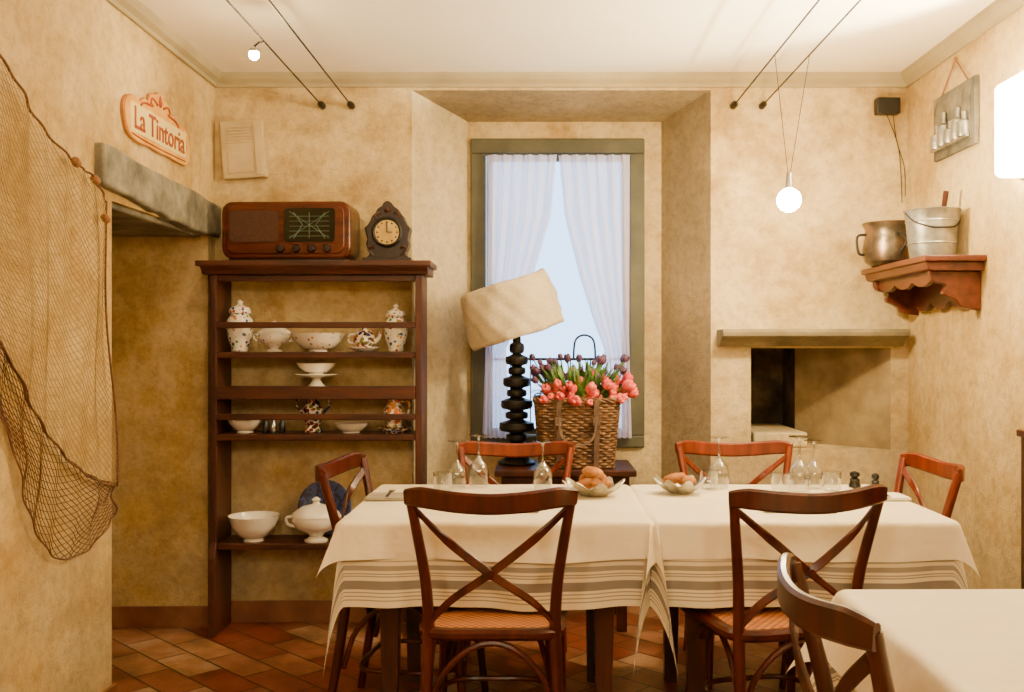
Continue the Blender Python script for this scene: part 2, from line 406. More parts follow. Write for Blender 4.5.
for i in range(14): r.box(-.6+i*.11,-.593+i*.11,5.5,5.507,.7,1.22)
r.box(-.7,.9,5.495,5.515,1.22,1.235).box(-.7,.9,5.495,5.515,.70,.72)
r.tube([(.19,5.5,1.23),(.2,5.5,1.33),(.25,5.5,1.36),(.3,5.5,1.33),(.31,5.5,1.23)],.006,6,0,5)
r.obj('balcony_railing','iron',smooth=False)

# ---------------------------------------------------------------- cable lights
def cables(x0,x1,nm,z=2.43):
    e=empty(nm)
    c=MB()
    for x in (x0,x1):
        c.tube([(x,-2.55,z),(x,YB-.02,z)],.0035,6)
        c.lathe([(.014,0),(.016,.01),(.016,.05),(.010,.07),(.004,.09)],12,T=Matrix.Translation((x,YB,z))@Matrix.Rotation(pi/2,4,'X'))
    c.obj('cables','iron',e); return e
e=cables(-1.02,-.882,'cable_track')
c=MB().tube([(-1.02,3.72,2.43),(-1.04,3.72,2.43),(-1.06,3.72,2.415)],.004,6)
c.lathe([(.006,.0),(.016,-.008),(.018,-.022)],16,(-1.06,3.72,2.415),1)
c.obj('spot_holder',['iron','steel'],e); MB().ball((-1.06,3.72,2.383),.019).obj('spot_bulb','bulbs',e)
e=cables(.915,1.05,'cable_track')
def pendant(x,y,z,e):
    c=MB().tube([(x-.055,y,2.43),(x-.004,y,z+.10)],.0015,5).tube([(x+.08,y,2.43),(x+.004,y,z+.10)],.0015,5)
    c.lathe([(.004,.11),(.010,.105),(.012,.06),(.016,.045)],16,(x,y,z),1)
    c.obj('pendant_wires',['iron','steel'],e)
    MB().ball((x,y,z),.046).obj('pendant_bulb','bulb',e)
pendant(.97,3.88,1.866,e)
for p in [(-.85,.3,2.22),(.95,.1,2.22),(0.1,-1.3,2.22)]:  # unseen globes behind the camera, added as soft fill light
    e=empty('fill_globe_light',p)
    MB().lathe([(.045,.36),(.045,.345),(.008,.33),(.006,.17),(.03,.16),(.04,.13)],16).obj('stem','steel',e)
    MB().ball((0,0,0),.14,seg=24).obj('fill_globe','fill_globe',e)

e=empty('wall_sconce')
MB().prism([(XR-.07,1.91),(XR-.085,1.925),(XR-.085,2.235),(XR-.07,2.25),(XR-.002,2.25),(XR-.002,1.91)],'y',3.20,3.64).obj('diffuser','sconce',e,bevel=.01,smooth=False)
MB().box(XR-.012,XR,3.23,3.61,1.90,2.26).obj('backplate','steel',e,smooth=False)
sl=bpy.data.lights.new('uplight','SPOT'); sl.energy=520; sl.color=(1,.88,.66); sl.spot_size=math.radians(88); sl.spot_blend=.35; sl.shadow_soft_size=.03
so=bpy.data.objects.new('uplight',sl); bpy.context.scene.collection.objects.link(so); so.parent=e; so.location=(XR-.13,3.15,1.98)
dd=Vector((1.12,3.34,2.58))-Vector(so.location); so.rotation_euler=dd.to_track_quat('-Z','Y').to_euler()

# ---------------------------------------------------------------- fishing net
def wallnet(name,top,bot,nu,nv,rad,mat,x,edge,side=True):
    T_=catmull([(0,a,b) for a,b in top],12); B_=catmull([(0,a,b) for a,b in bot],12)
    def samp(C,u):
        t=u*(len(C)-1); i=min(int(t),len(C)-2); return C[i].lerp(C[i+1],t-i)
    def P(u,v):
        a=samp(T_,u); b=samp(B_,u); q=a.lerp(b,v)
        q.y+=.018*math.sin(v*5+u*9)*math.sin(v*pi)
        q.x=x+.014*math.sin(u*17+v*3)*math.sin(v*pi)+.005*math.sin(u*50)
        return q
    mb=MB()
    for s in range(-nv,nu+1):
        for d in (1,-1):
            line=[]
            for j in range(nv+1):
                i=(s+j) if d==1 else (nu-s-j)
                if 0<=i<=nu: line.append(P(i/nu,j/nv))
            if len(line)>1: mb.tube(line,rad,3)
    e=empty(name)
    mb.obj('netting',mat,e,ang=3)
    r=MB(); r.tube([P(u/60,0) for u in range(61)],edge,6)
    r.tube([P(u/60,1) for u in range(61)],edge*.7,6); 
    if side: r.tube([P(1,u/30) for u in range(31)],edge,6)
    r.obj('border_rope','ropeb',e,ang=3)
    return e
e=wallnet('fishing_net',[(2.55,2.18),(2.84,2.08),(3.00,1.97),(3.23,1.894),(3.36,1.87),(3.47,1.80)],
        [(2.55,1.45),(2.84,1.26),(3.0,1.08),(3.2,.93),(3.4,.84),(3.56,.80)],26,38,.0011,'ropec',XL+.030,.004)
k=MB()
for (y,z) in [(3.23,1.894),(3.37,1.86),(3.45,1.74)]: k.lathe([(.006,-.018),(.014,-.012),(.014,.012),(.006,.018)],10,T=Matrix.Translation((XL+.035,y,z))@Matrix.Rotation(1.2,4,'X'))
k.obj('cork_floats','cork',e)
wallnet('fishing_net',[(2.6,1.45),(2.84,1.27),(3.0,1.09),(3.2,.94),(3.4,.85),(3.565,.81)],
        [(2.6,1.3),(2.86,1.02),(2.96,.80),(3.12,.64),(3.35,.62),(3.56,.70)],24,14,.0014,'ropeb',XL+.022,.004)
# ---------------------------------------------------------------- sign
e=empty('enamel_sign',(XL,4.0,2.155),(pi/2,0,pi/2))
def outline(s):
    t=[(-.34,-.02),(-.35,.03),(-.32,.07),(-.26,.085),(-.20,.075),(-.16,.10),(-.12,.095),(-.10,.13),(-.05,.14),(-.02,.155),(.02,.155),(.05,.14),(.10,.13),(.12,.095),(.16,.10),(.20,.075),(.26,.085),(.32,.06),(.35,.01),(.34,-.05),(.30,-.08),(.2,-.085),(.1,-.08),(0,-.085),(-.1,-.08),(-.2,-.085),(-.30,-.07)]
    return [(a*s,b*s) for a,b in [(p.x,p.y) for p in catmull([(a,b,0) for a,b in t],3,True)]]
MB().prism(outline(1),'z',.002,.012).obj('plate_rim','signo',e,smooth=False)
MB().prism(outline(.97),'z',.010,.015).obj('plate','signp',e,smooth=False)
d=MB()
for a in (-1,1): 
    d.tube([(a*.03,.10,.016),(a*.08,.115,.016),(a*.10,.095,.016),(a*.08,.085,.016),(a*.16,.08,.016),(a*.2,.06,.016)],.005,6,0,5)
d.ball((0,.115,.016),.018,0,sz=.3); d.ball((0,.135,.016),.01,0,sz=.3)
d.tube([(-.28,-.062,.016),(-.1,-.068,.016),(.1,-.068,.016),(.28,-.065,.016)],.003,6,0,5)
d.obj('scrollwork','signr',e)
MB().box(-.29,.29,-.052,.058,.0145,.0165).obj('banner','signc',e,smooth=False,bevel=.001)
cu=bpy.data.curves.new('txt','FONT'); cu.body='La Tintoria'; cu.size=.12; cu.extrude=.001; cu.align_x='CENTER'; cu.align_y='CENTER'; cu.offset=.001
to=bpy.data.objects.new('txt',cu); bpy.context.scene.collection.objects.link(to)
bpy.context.view_layer.update()
me=bpy.data.meshes.new_from_object(to.evaluated_get(bpy.context.evaluated_depsgraph_get())); bpy.data.objects.remove(to)
me.materials.clear(); me.materials.append(M['signr'])
to=bpy.data.objects.new('lettering',me); bpy.context.scene.collection.objects.link(to); to.parent=e; to.location=(0,.0,.0185)

# ---------------------------------------------------------------- plate rack
e=empty('plate_rack')
SX0,SX1=-1.475,-.525; yf,yb=4.46,4.70
sd=[(yb,0),(yf-.01,0),(yf-.01,.35),(yf+.02,.42),(yf+.02,1.62),(yb,1.62)]
MB().prism(sd,'x',SX0,SX0+.03).prism(sd,'x',SX1-.03,SX1).obj('sides','rackz',e,bevel=.004,smooth=False)
s=MB()
s.box(SX0-.05,SX1+.045,yf-.03,yb+.005,1.655,1.68)
s.prism([(yb,1.62),(yf,1.62),(yf-.008,1.635),(yf-.022,1.645),(yf-.03,1.655),(yb,1.655)],'x',SX0-.03,SX1+.03)
s.box(SX0+.03,SX1-.03,yf+.03,yf+.05,1.59,1.62)
for z in (1.245,1.085,.875,.385): s.box(SX0+.03,SX1-.03,yf+.025,yb,z,z+.028)
s.box(SX0+.03,SX1-.03,yf+.015,yf+.03,1.06,1.12)
for z in (1.38,.968): s.box(SX0+.03,SX1-.03,yf+.015,yf+.032,z,z+.028)
s.obj('shelves','rackx',e,bevel=.004,smooth=False)

def lid_jar(x,y,z,s=1,mat='jar'):
    e=empty('ginger_jar',(x,y,z))
    MB().lathe([(.034*s,0),(.040*s,.008*s),(.038*s,.02*s),(.054*s,.06*s),(.064*s,.11*s),(.060*s,.15*s),(.044*s,.172*s),(.040*s,.182*s)],28).obj('body',mat,e)
    MB().lathe([(.050*s,.182*s),(.052*s,.19*s),(.044*s,.21*s),(.016*s,.222*s),(.010*s,.228*s),(.015*s,.236*s),(.006*s,.248*s)],28).obj('lid',mat,e)
def bowl(name,x,y,z,r,h,mat='cer',foot=.5):
    return MB().lathe([(r*foot,0),(r*foot*.92,h*.12),(r*.6,h*.2),(r*.88,h*.6),(r,h*.97),(r*1.02,h),(r*.97,h*.97),(r*.84,h*.62),(r*.5,h*.25),(.001,h*.22)],36).obj(name,mat,None,(x,y,z))
def tureen(x,y,z,s=1,mat='cer',lid=True,name='soup_tureen'):
    e=empty(name,(x,y,z))
    MB().lathe([(.04*s,0),(.042*s,.008*s),(.022*s,.02*s),(.03*s,.035*s),(.07*s,.055*s),(.085*s,.085*s),(.082*s,.105*s)],32,sx=1.15).obj('body',mat,e)
    if lid: MB().lathe([(.086*s,.105*s),(.08*s,.118*s),(.05*s,.142*s),(.015*s,.152*s),(.010*s,.16*s),(.016*s,.17*s),(.005*s,.18*s)],32,sx=1.15).obj('lid',mat,e)
    h=MB()
    for a in (-1,1): h.tube([(a*.085*s,0,.06*s),(a*.115*s,0,.07*s),(a*.12*s,0,.095*s),(a*.09*s,0,.10*s)],.006*s,8,0,5)
    h.obj('handles',mat,e)
ys=4.58
z1_=1.274
lid_jar(-1.37,ys,z1_,.96); lid_jar(-.655,ys,z1_,.88)
tureen(-1.212,ys,z1_,.78,'floral',True)
bowl('serving_bowl',-1.01,ys-.01,z1_,.122,.085,'floral',.35)
MB().lathe([(.035,0),(.05,.006),(.072,.02),(.07,.022),(.03,.012)],28).obj('saucer','floral',None,(-.80,ys,z1_))
e=empty('teapot',(-.80,ys,z1_+.015))
MB().lathe([(.03,.002),(.052,.03),(.05,.055),(.03,.08),(.01,.088),(.012,.098),(.004,.105)],24).obj('body','maj',e)
MB().tube([(.045,0,.03),(.065,0,.045),(.075,0,.075)],[.012,.009,.006],8,0,5).tube([(-.045,0,.065),(-.07,0,.06),(-.07,0,.03),(-.045,0,.025)],.005,8,0,5).obj('spout_and_handle','floral',e)
z2_=1.114
o=empty('cake_stand',(-1.02,ys,z2_))
MB().lathe([(.045,0),(.03,.012),(.018,.03),(.02,.04),(.09,.05),(.1,.056),(.095,.058)],32).obj('stand','cer',o)
bowl('small_bowl',-1.02,ys,z2_+.058,.088,.05,'cer',.4)
z3_=.904
bowl('serving_bowl',-1.345,ys,z3_,.085,.08,'cer',.45)
for i,x in enumerate((-1.245,-1.21,-1.17)):
    MB().lathe([(.013,0),(.015,.005),(.015,.04),(.007,.055),(.007,.062),(.010,.064),(.010,.078),(.004,.082)],16).obj('oil_cruet','black' if i!=1 else 'steel',None,(x,ys-.03,z3_))
e=empty('majolica_vase',(-1.04,ys+.02,z3_))
MB().lathe([(.04,0),(.044,.01),(.03,.03),(.05,.075),(.052,.10),(.03,.13),(.028,.15),(.05,.175),(.048,.176),(.024,.155)],28).obj('body','maj',e)
MB().tube([(.05,0,.09),(.075,0,.12),(.07,0,.15),(.035,0,.165)],.006,8,0,5).tube([(-.05,0,.09),(-.075,0,.12),(-.07,0,.15),(-.035,0,.165)],.006,8,0,5).obj('handles','maj',e)
def plate(x,y,z,r,mat,lean=None,name='decorative_plate'):
    MB().lathe([(r*.55,0),(r*.6,.006),(r*.96,.018),(r,.022),(r*.95,.023),(r*.6,.011),(.001,.009)],36).obj(name,mat,None,(x,y,z),lean or (0,0,0))
plate(-.66,ys-.02,z3_,.08,'maj')
bowl('small_bowl',-.86,ys,z3_,.08,.045,'cer',.5)
e=empty('water_jug',(-.66,ys-.02,z3_+.023))
MB().lathe([(.03,0),(.034,.006),(.03,.02),(.05,.055),(.048,.085),(.028,.11),(.034,.135),(.03,.136)],28).obj('body','yellowjug',e)
MB().tube([(.028,0,.12),(.065,0,.12),(.065,0,.07),(.045,0,.05)],.006,8,0,5).obj('handle','yellowjug',e)
z4_=.414
bowl('serving_bowl',-1.30,ys-.02,z4_,.112,.115,'cer',.42)
tureen(-1.01,ys-.045,z4_,1.12,'cer',True)
plate(-.995,yb-.035,z4_+.135,.125,'blueplate',(math.radians(78),0,0))

# ---------------------------------------------------------------- radio
e=empty('vintage_radio',(-1.13,4.575,1.6805),(0,0,math.radians(-2)))
def rr(w,h,r,n=6):
    P=[]
    for cx,cz,a0 in ((w/2-r,h-r,0),(-w/2+r,h-r,90),(-w/2+r,r,180),(w/2-r,r,270)):
        for i in range(n+1):
            a=math.radians(a0+90*i/n); P.append((cx+r*math.cos(a),cz+r*math.sin(a)))
    return P
def tr(P,dx,dz): return [(a+dx,b+dz) for a,b in P]
MB().prism(tr(rr(.58,.255,.045),0,.012),'y',-.10,.11).obj('cabinet','radiow',e,bevel=.008)
MB().box(-.26,.26,-.09,.1,0,.014).obj('plinth','darkwood',e,smooth=False)
MB().prism(tr(rr(.53,.215,.035),0,.032),'y',-.108,-.098).obj('front_moulding','radiow',e,bevel=.004)
MB().prism(tr(rr(.22,.14,.02),-.140,.085),'y',-.113,-.105).obj('grille','grille',e)
MB().prism(tr(rr(.23,.15,.015),.110,.085),'y',-.114,-.105).obj('dial_glass','dialglass',e)
d=MB()
for a in (-1,0,1): d.tube([(.11+a*.07,-.115,.10),(.11+a*.03,-.115,.16),(.11+a*.07,-.115,.215)],.0012,5)
for k in range(5): d.tube([(.02,-.115,.11+k*.022),(.20,-.115,.11+k*.022)],.0008,4)
d.tube([(.02,-.115,.10),(.20,-.115,.22)],.001,4).tube([(.02,-.115,.22),(.20,-.115,.10)],.001,4)
d.obj('dial_lines','dialline',e)
k=MB()
for x in (-.02,.05,.12,.19,): k.lathe([(.019,0),(.019,.012),(.014,.02),(.002,.021)],20,T=Matrix.Translation((x,-.107,.055))@Matrix.Rotation(pi/2,4,'X'))
k.obj('knobs','darkwood',e)
e=empty('mantel_clock',(-.688,4.57,1.6805))
half=[(.098,0),(.098,.022),(.085,.03),(.08,.045),(.09,.06),(.098,.085),(.092,.105),(.098,.13),(.105,.155),(.09,.17),(.078,.19),(.07,.21),(.055,.225),(.045,.245),(.025,.255),(.02,.268),(.008,.278)]
P=half+[(-a,b) for a,b in half[::-1]]
MB().prism(P,'y',-.035,.05).obj('case','darkwood',e,bevel=.006,smooth=False)
MB().box(-.11,.11,-.055,.06,0,.02).obj('foot','darkwood',e,smooth=False,bevel=.004)
Rm=Matrix.Translation((0,-.036,.135))@Matrix.Rotation(pi/2,4,'X')
MB().lathe([(.068,0),(.070,.008),(.062,.014),(.054,.008)],36,T=Rm).obj('bezel','bronze',e)
MB().lathe([(.055,.0),(.055,.009),(.001,.0095)],36,T=Rm).obj('dial','dialy',e)
h=MB().box(-.002,.002,-.049,-.047,.135,.175).box(0,.025,-.049,-.047,.133,.137)
for i in range(12):
    a=i*pi/6; h.ball((.045*math.cos(a),-.046,.135+.045*math.sin(a)),.004,seg=8)
h.obj('hands_and_marks','black',e)
o=MB()
for a in (-1,1): o.tube([(a*.06,-.036,.03),(a*.085,-.04,.055),(a*.07,-.04,.07),(a*.06,-.036,.06)],.005,6,0,4).tube([(a*.03,-.036,.225),(a*.055,-.04,.215),(a*.05,-.04,.2)],.005,6,0,4)
o.ball((0,-.038,.235),.014,sz=.8); o.obj('carving','walnut',e)

e=empty('wall_plaque',(-1.385,YB-.001,2.22),(0,math.radians(-4),0))
MB().box(-.10,.10,-.05,0,-.135,.135).obj('panel','plaq',e,smooth=False,bevel=.006)
q=MB()
for i in range(6): q.box(-.07,.05,-.056,-.049,.03+i*.014,.037+i*.014)
q.box(-.07,.05,-.055,-.049,-.11,-.01); q.box(.060,.088,-.060,-.049,-.125,.125)
q.obj('relief','plaq',e,smooth=False,bevel=.002)
e=empty('wall_speaker',(1.635,YB,2.425))
MB().box(-.055,.055,-.05,-.001,-.038,.038).obj('case','black',e,smooth=False,bevel=.005)
MB().tube([(.03,-.02,-.038),(.05,-.01,-.16),(.085,-.01,-.28),(.09,-.01,-.42)],.002,6,0,5).tube([(.0,-.02,-.038),(.06,-.01,-.2),(.075,-.01,-.45)],.002,6,0,5).obj('wires','black',e)
e=empty('wall_relief',(XR,4.15,2.24),(pi/2,0,-pi/2))
MB().box(-.205,.205,-.14,.13,.003,.022).obj('board','relief',e,smooth=False,bevel=.003)
q=MB().box(-.17,.17,-.11,.10,.02,.026,0)
for i,(a,h) in enumerate([(-.13,.10),(-.06,.14),(.01,.09),(.08,.13),(.14,.1)]):
    q.lathe([(.026,0),(.03,.01),(.028,h*.6),(.012,h*.7),(.012,h),(.002,h+.004)],14,T=Matrix.Translation((a,-.10,.035))@Matrix.Rotation(-pi/2,4,'X'),mi=1)
q.tube([(-.18,-.10,.04),(.18,-.10,.04)],.007,8,1)
q.obj('relief_bottles',['relief','zinc'],e)
MB().tube([(-.13,.13,.015),(0,.25,.012),(.13,.13,.015)],.004,6).ball((0,.252,.012),.008).obj('hanging_cord','cork',e)
e=empty('bracket_shelf')
zs=1.655
MB().box(1.50,XR-.001,3.88,4.66,zs-.025,zs).obj('board','redwood',e,smooth=False,bevel=.005)
MB().prism([(1.51,zs-.025),(1.52,zs-.055),(1.54,zs-.06),(XR-.001,zs-.06),(XR-.001,zs-.025)],'y',3.90,4.64).obj('moulding','redwood',e,smooth=False,bevel=.003)
prof=[(p.x,p.y) for p in catmull([(1.535,zs-.06,0),(1.55,zs-.10,0),(1.60,zs-.115,0),(1.59,zs-.15,0),(1.64,zs-.175,0),(1.66,zs-.20,0),(1.70,zs-.21,0),(XR-.001,zs-.215,0)],4)]+[(XR-.001,zs-.06)]
b2=MB(); b2.prism(prof,'y',3.93,3.965).prism(prof,'y',4.575,4.61); b2.obj('brackets','redwood',e,smooth=False,bevel=.004)
lo=[(3.965+.61*i/40, zs-.16-.04*abs(math.sin(3*pi*i/40))**.7) for i in range(41)]
MB().prism([(3.965,zs-.06)]+lo+[(4.575,zs-.06)],'x',XR-.03,XR-.002).obj('scalloped_back','redwood',e,smooth=False)
lo=[(3.965+.61*i/40, zs-.085-.03*abs(math.sin(3*pi*i/40))**.7) for i in range(41)]
MB().prism([(3.965,zs-.06)]+lo+[(4.575,zs-.06)],'x',1.555,1.575).obj('scalloped_front','redwood',e,smooth=False)
e=empty('copper_pot',(1.565,4.46,zs+.001))
MB().lathe([(.085,0),(.108,.02),(.118,.07),(.108,.13),(.106,.165),(.122,.19),(.118,.192),(.100,.165),(.10,.07),(.08,.015),(.001,.012)],36).obj('body','copper',e)
MB().tube([(-.105,0,.14),(-.145,0,.13),(-.14,0,.06),(-.115,0,.05)],.006,8,0,5).tube([(.0,-.115,.14),(.02,-.15,.10),(.0,-.122,.05)],.006,8,0,5).obj('handles','iron',e)
e=empty('zinc_bucket',(1.62,4.12,zs+.001))
MB().lathe([(.086,0),(.088,.01),(.095,.06),(.103,.15),(.110,.195),(.114,.2),(.110,.204),(.105,.195),(.082,.012),(.001,.012)],36).obj('body','zinc',e)
MB().lathe([(.0975,.06),(.100,.063),(.0985,.068)],36,cap=False).lathe([(.1035,.15),(.106,.153),(.1045,.158)],36,cap=False).obj('hoops','zinc',e)
MB().tube([(-.108,0,.19),(-.09,-.05,.15),(-.05,-.10,.125),(0,-.115,.12),(.05,-.10,.125),(.09,-.05,.15),(.108,0,.19)],.004,8,0,5).obj('bail_handle','iron',e)
MB().tube([(.0,.02,.015),(.035,-.0,.15),(.05,-.02,.28)],[.012,.010,.012],8,0,4).obj('wooden_stick','walnut',e)
e=empty('sideboard')
MB().box(1.70,XR-.016,2.7,3.53,0.0,.98).obj('carcass','walnut',e,smooth=False,bevel=.004)
MB().box(1.692,XR-.002,2.68,3.55,.98,1.005).obj('top','walnut',e,smooth=False,bevel=.005)
MB().box(1.695,1.701,2.74,3.10,.08,.93).box(1.695,1.701,3.14,3.49,.08,.93).obj('doors','walnut',e,smooth=False,bevel=.002)

# ---------------------------------------------------------------- console, lamp, basket
e=empty('console_table')
MB().box(-.20,.44,4.50,4.93,.71,.74).obj('top','walnut',e,smooth=False,bevel=.005)
c=MB().box(-.17,.41,4.53,4.90,.60,.71)
for x in (-.16,.355):
    for y in (4.54,4.845): c.box(x,x+.045,y,y+.045,0,.60)
c.obj('frame','walnut',e,smooth=False,bevel=.003)
e=empty('table_lamp',(-.105,4.73,.7405))
st=[(.085,0),(.09,.012),(.06,.03)]
z=.03
for k,(r_,h_) in enumerate([(.078,.075),(.052,.045),(.084,.06),(.055,.045),(.076,.06),(.048,.045),(.066,.06),(.042,.045),(.054,.055),(.036,.06)]):
    st+=[(r_*.55,z+.003),(r_*.9,z+h_*.15),(r_,z+h_*.35),(r_*.97,z+h_*.78),(r_*.55,z+h_*.95)]; z+=h_
st+=[(.02,z+.01),(.012,z+.08)]
MB().lathe(st,28).obj('stem','bronze',e)
SL=(-.030,0,.735); SR=(math.radians(4),math.radians(-18),0)
def crumple(th,r,z):
    k=.005*math.sin(5*th+z*16)+.004*math.sin(9*th-z*26+1)+.003*math.sin(17*th+z*50)
    return (r+k, z+.003*math.sin(3*th+1)+.002*math.sin(7*th))
N_=18
# softly rounded drum with slumped rims
prf=[(.222-.018*i/N_+.014*math.sin(pi*i/N_)**.5,-.130+.262*i/N_) for i in range(N_+1)]
prf=[(.205,-.127)]+prf+[(.190,.128)]+[(r0-.004,z0_*.99) for r0,z0_ in prf[::-1]]
MB().lathe(prf,72,cap=False,mod=crumple).obj('shade','shade',e,SL,SR,ang=1.6)
r=MB(); 
for a in range(3):
    t=a*2*pi/3; r.tube([(0,0,.1),(.192*math.cos(t),.192*math.sin(t),.120)],.003,6)
r.tube([(0,0,-.12),(0,0,.1)],.008,8)
r.obj('shade_spider','iron',e,SL,SR)
e=empty('wicker_basket',(.175,4.66,.7405))
def rrp(w,d,r,n=10):
    P=[]
    for cx,cy,a0 in ((w/2-r,d/2-r,0),(-w/2+r,d/2-r,90),(-w/2+r,-d/2+r,180),(w/2-r,-d/2+r,270)):
        for i in range(n+1):
            a=math.radians(a0+90*i/n); P.append((cx+r*math.cos(a),cy+r*math.sin(a)))
    pts=[Vector((a,b,0)) for a,b in P]+[Vector((P[0][0],P[0][1],0))]
    L=[0]
    for i in range(1,len(pts)): L.append(L[-1]+(pts[i]-pts[i-1]).length)
    N=132; out=[]
    for k in range(N):
        s=L[-1]*k/N; j=max(i for i in range(len(L)) if L[i]<=s+1e-9); j=min(j,len(pts)-2)
        out.append(pts[j].lerp(pts[j+1],(s-L[j])/max(1e-9,L[j+1]-L[j])))
    return out
wk=MB(); NR=24
for i in range(NR):
    t=i/(NR-1); zz=.008+.295*t; wd=.33+.05*t; dp=.22+.05*t
    ring=rrp(wd,dp,.05); out=[]
    for k,p in enumerate(ring):
        n=Vector((p.x/wd,p.y/dp,0)); n.normalize()
        out.append(Vector((p.x,p.y,zz))+n*.0055*math.sin(2*pi*k/6+pi*i))
    wk.tube(out,.0072,5,closed=True)
for k in range(0,132,6):
    a=rrp(.33,.22,.05)[k]; b=rrp(.38,.27,.05)[k]; wk.tube([(a.x,a.y,0),(b.x,b.y,.31)],.005,5)
ring=rrp(.39,.28,.05)
for ph in (0,2.1,4.2):
    wk.tube([Vector((p.x*(1+.02*math.sin(k*.6+ph)),p.y*(1+.03*math.sin(k*.6+ph)),.312+.008*math.cos(k*.6+ph))) for k,p in enumerate(ring)],.007,5,closed=True)
wk.obj('weave','wicker',e,ang=3)
MB().box(-.14,.14,-.09,.09,.0,.26).obj('liner','darkwood',e,smooth=False)
s=MB()
for x in (-.085,.085):
    s.tube([(x,-.122,.01),(x,-.138,.16),(x,-.158,.315)],1,sec=rect(.004,.024),up=(0,-1,0.2))
    s.box(x-.017,x+.017,-.165,-.146,.20,.235)
s.tube([(-.085,-.16,.24),(-.07,-.178,.15),(0,-.185,.11),(.07,-.178,.15),(.085,-.16,.24)],1,sm=6,sec=rect(.006,.012),up=(0,-1,0.2))
s.obj('leather_straps','leather',e,smooth=False)
e=empty('tulip_bouquet',(.175,4.66,.99))
H1,H2,ST,LF=MB(),MB(),MB(),MB()
def tulip(mb,p,d,s):
    d=Vector(d).normalized(); q=d.to_track_quat('Z','Y').to_matrix().to_4x4()
    T=Matrix.Translation(p)@q@Matrix.Rotation(random.random()*6,4,'Z')
    md=lambda th,r,z:(r*(1+.16*abs(math.sin(1.5*th))*min(1,z/.03)), z+(.010*s*abs(math.sin(1.5*th)) if z>.03*s else 0))
    mb.lathe([(.003,0),(.014*s,.006*s),(.021*s,.02*s),(.022*s,.033*s),(.016*s,.046*s),(.011*s,.05*s),(.006*s,.04*s)],18,T=T,mod=md)
for i in range(78):
    x=random.uniform(-.14,.25) if i>11 else -.13+.033*i
    y=random.uniform(-.15,.07); z=.075+random.uniform(-.025,.05)+(.03 if y>-.03 else 0)
    p=Vector((x,y,z)); root=Vector((x*.45,y*.4,.0)); d=(p-root)+Vector((random.uniform(-.08,.08),random.uniform(-.1,.0),random.uniform(-.03,.02)))
    tulip(H1,p,d,random.uniform(.62,1.0)); ST.tube([root,(root+p)/2+Vector((0,0,.01)),p],.0035,5,0,4)
for i in range(60):
    x=random.uniform(-.20,.25); y=random.uniform(-.05,.13); z=.18+random.uniform(-.05,.07)
    p=Vector((x,y,z)); root=Vector((x*.4,y*.4,.0)); d=p-root
    tulip(H2,p,d,random.uniform(.45,.7)); ST.tube([root,(root+p)/2+Vector((0,0,.01)),p],.003,5,0,4)
for i in range(320):
    a=random.random()*2*pi; R=random.uniform(.08,.25); root=Vector((.06*math.cos(a),.05*math.sin(a),.04))
    tip=Vector((R*math.cos(a)*1.02-.01,R*math.sin(a)*.6,random.uniform(.06,.25)))
    mid=(root+tip)/2+Vector((.02*math.cos(a),.02*math.sin(a),.03))
    pts=catmull([root,mid,tip],6); n=len(pts)
    rs=[max(.05,math.sin(pi*(.12+.88*k/(n-1)))) for k in range(n)]
    LF.tube(pts,rs,sec=rect(.002,random.uniform(.012,.022)),up=(math.cos(a)*.3,math.sin(a)*.3,1))
H1.obj('coral_tulips','pink',e,ang=3); H2.obj('purple_tulips','purple',e,ang=3); ST.obj('stems','green',e); LF.obj('leaves','green',e,ang=3)

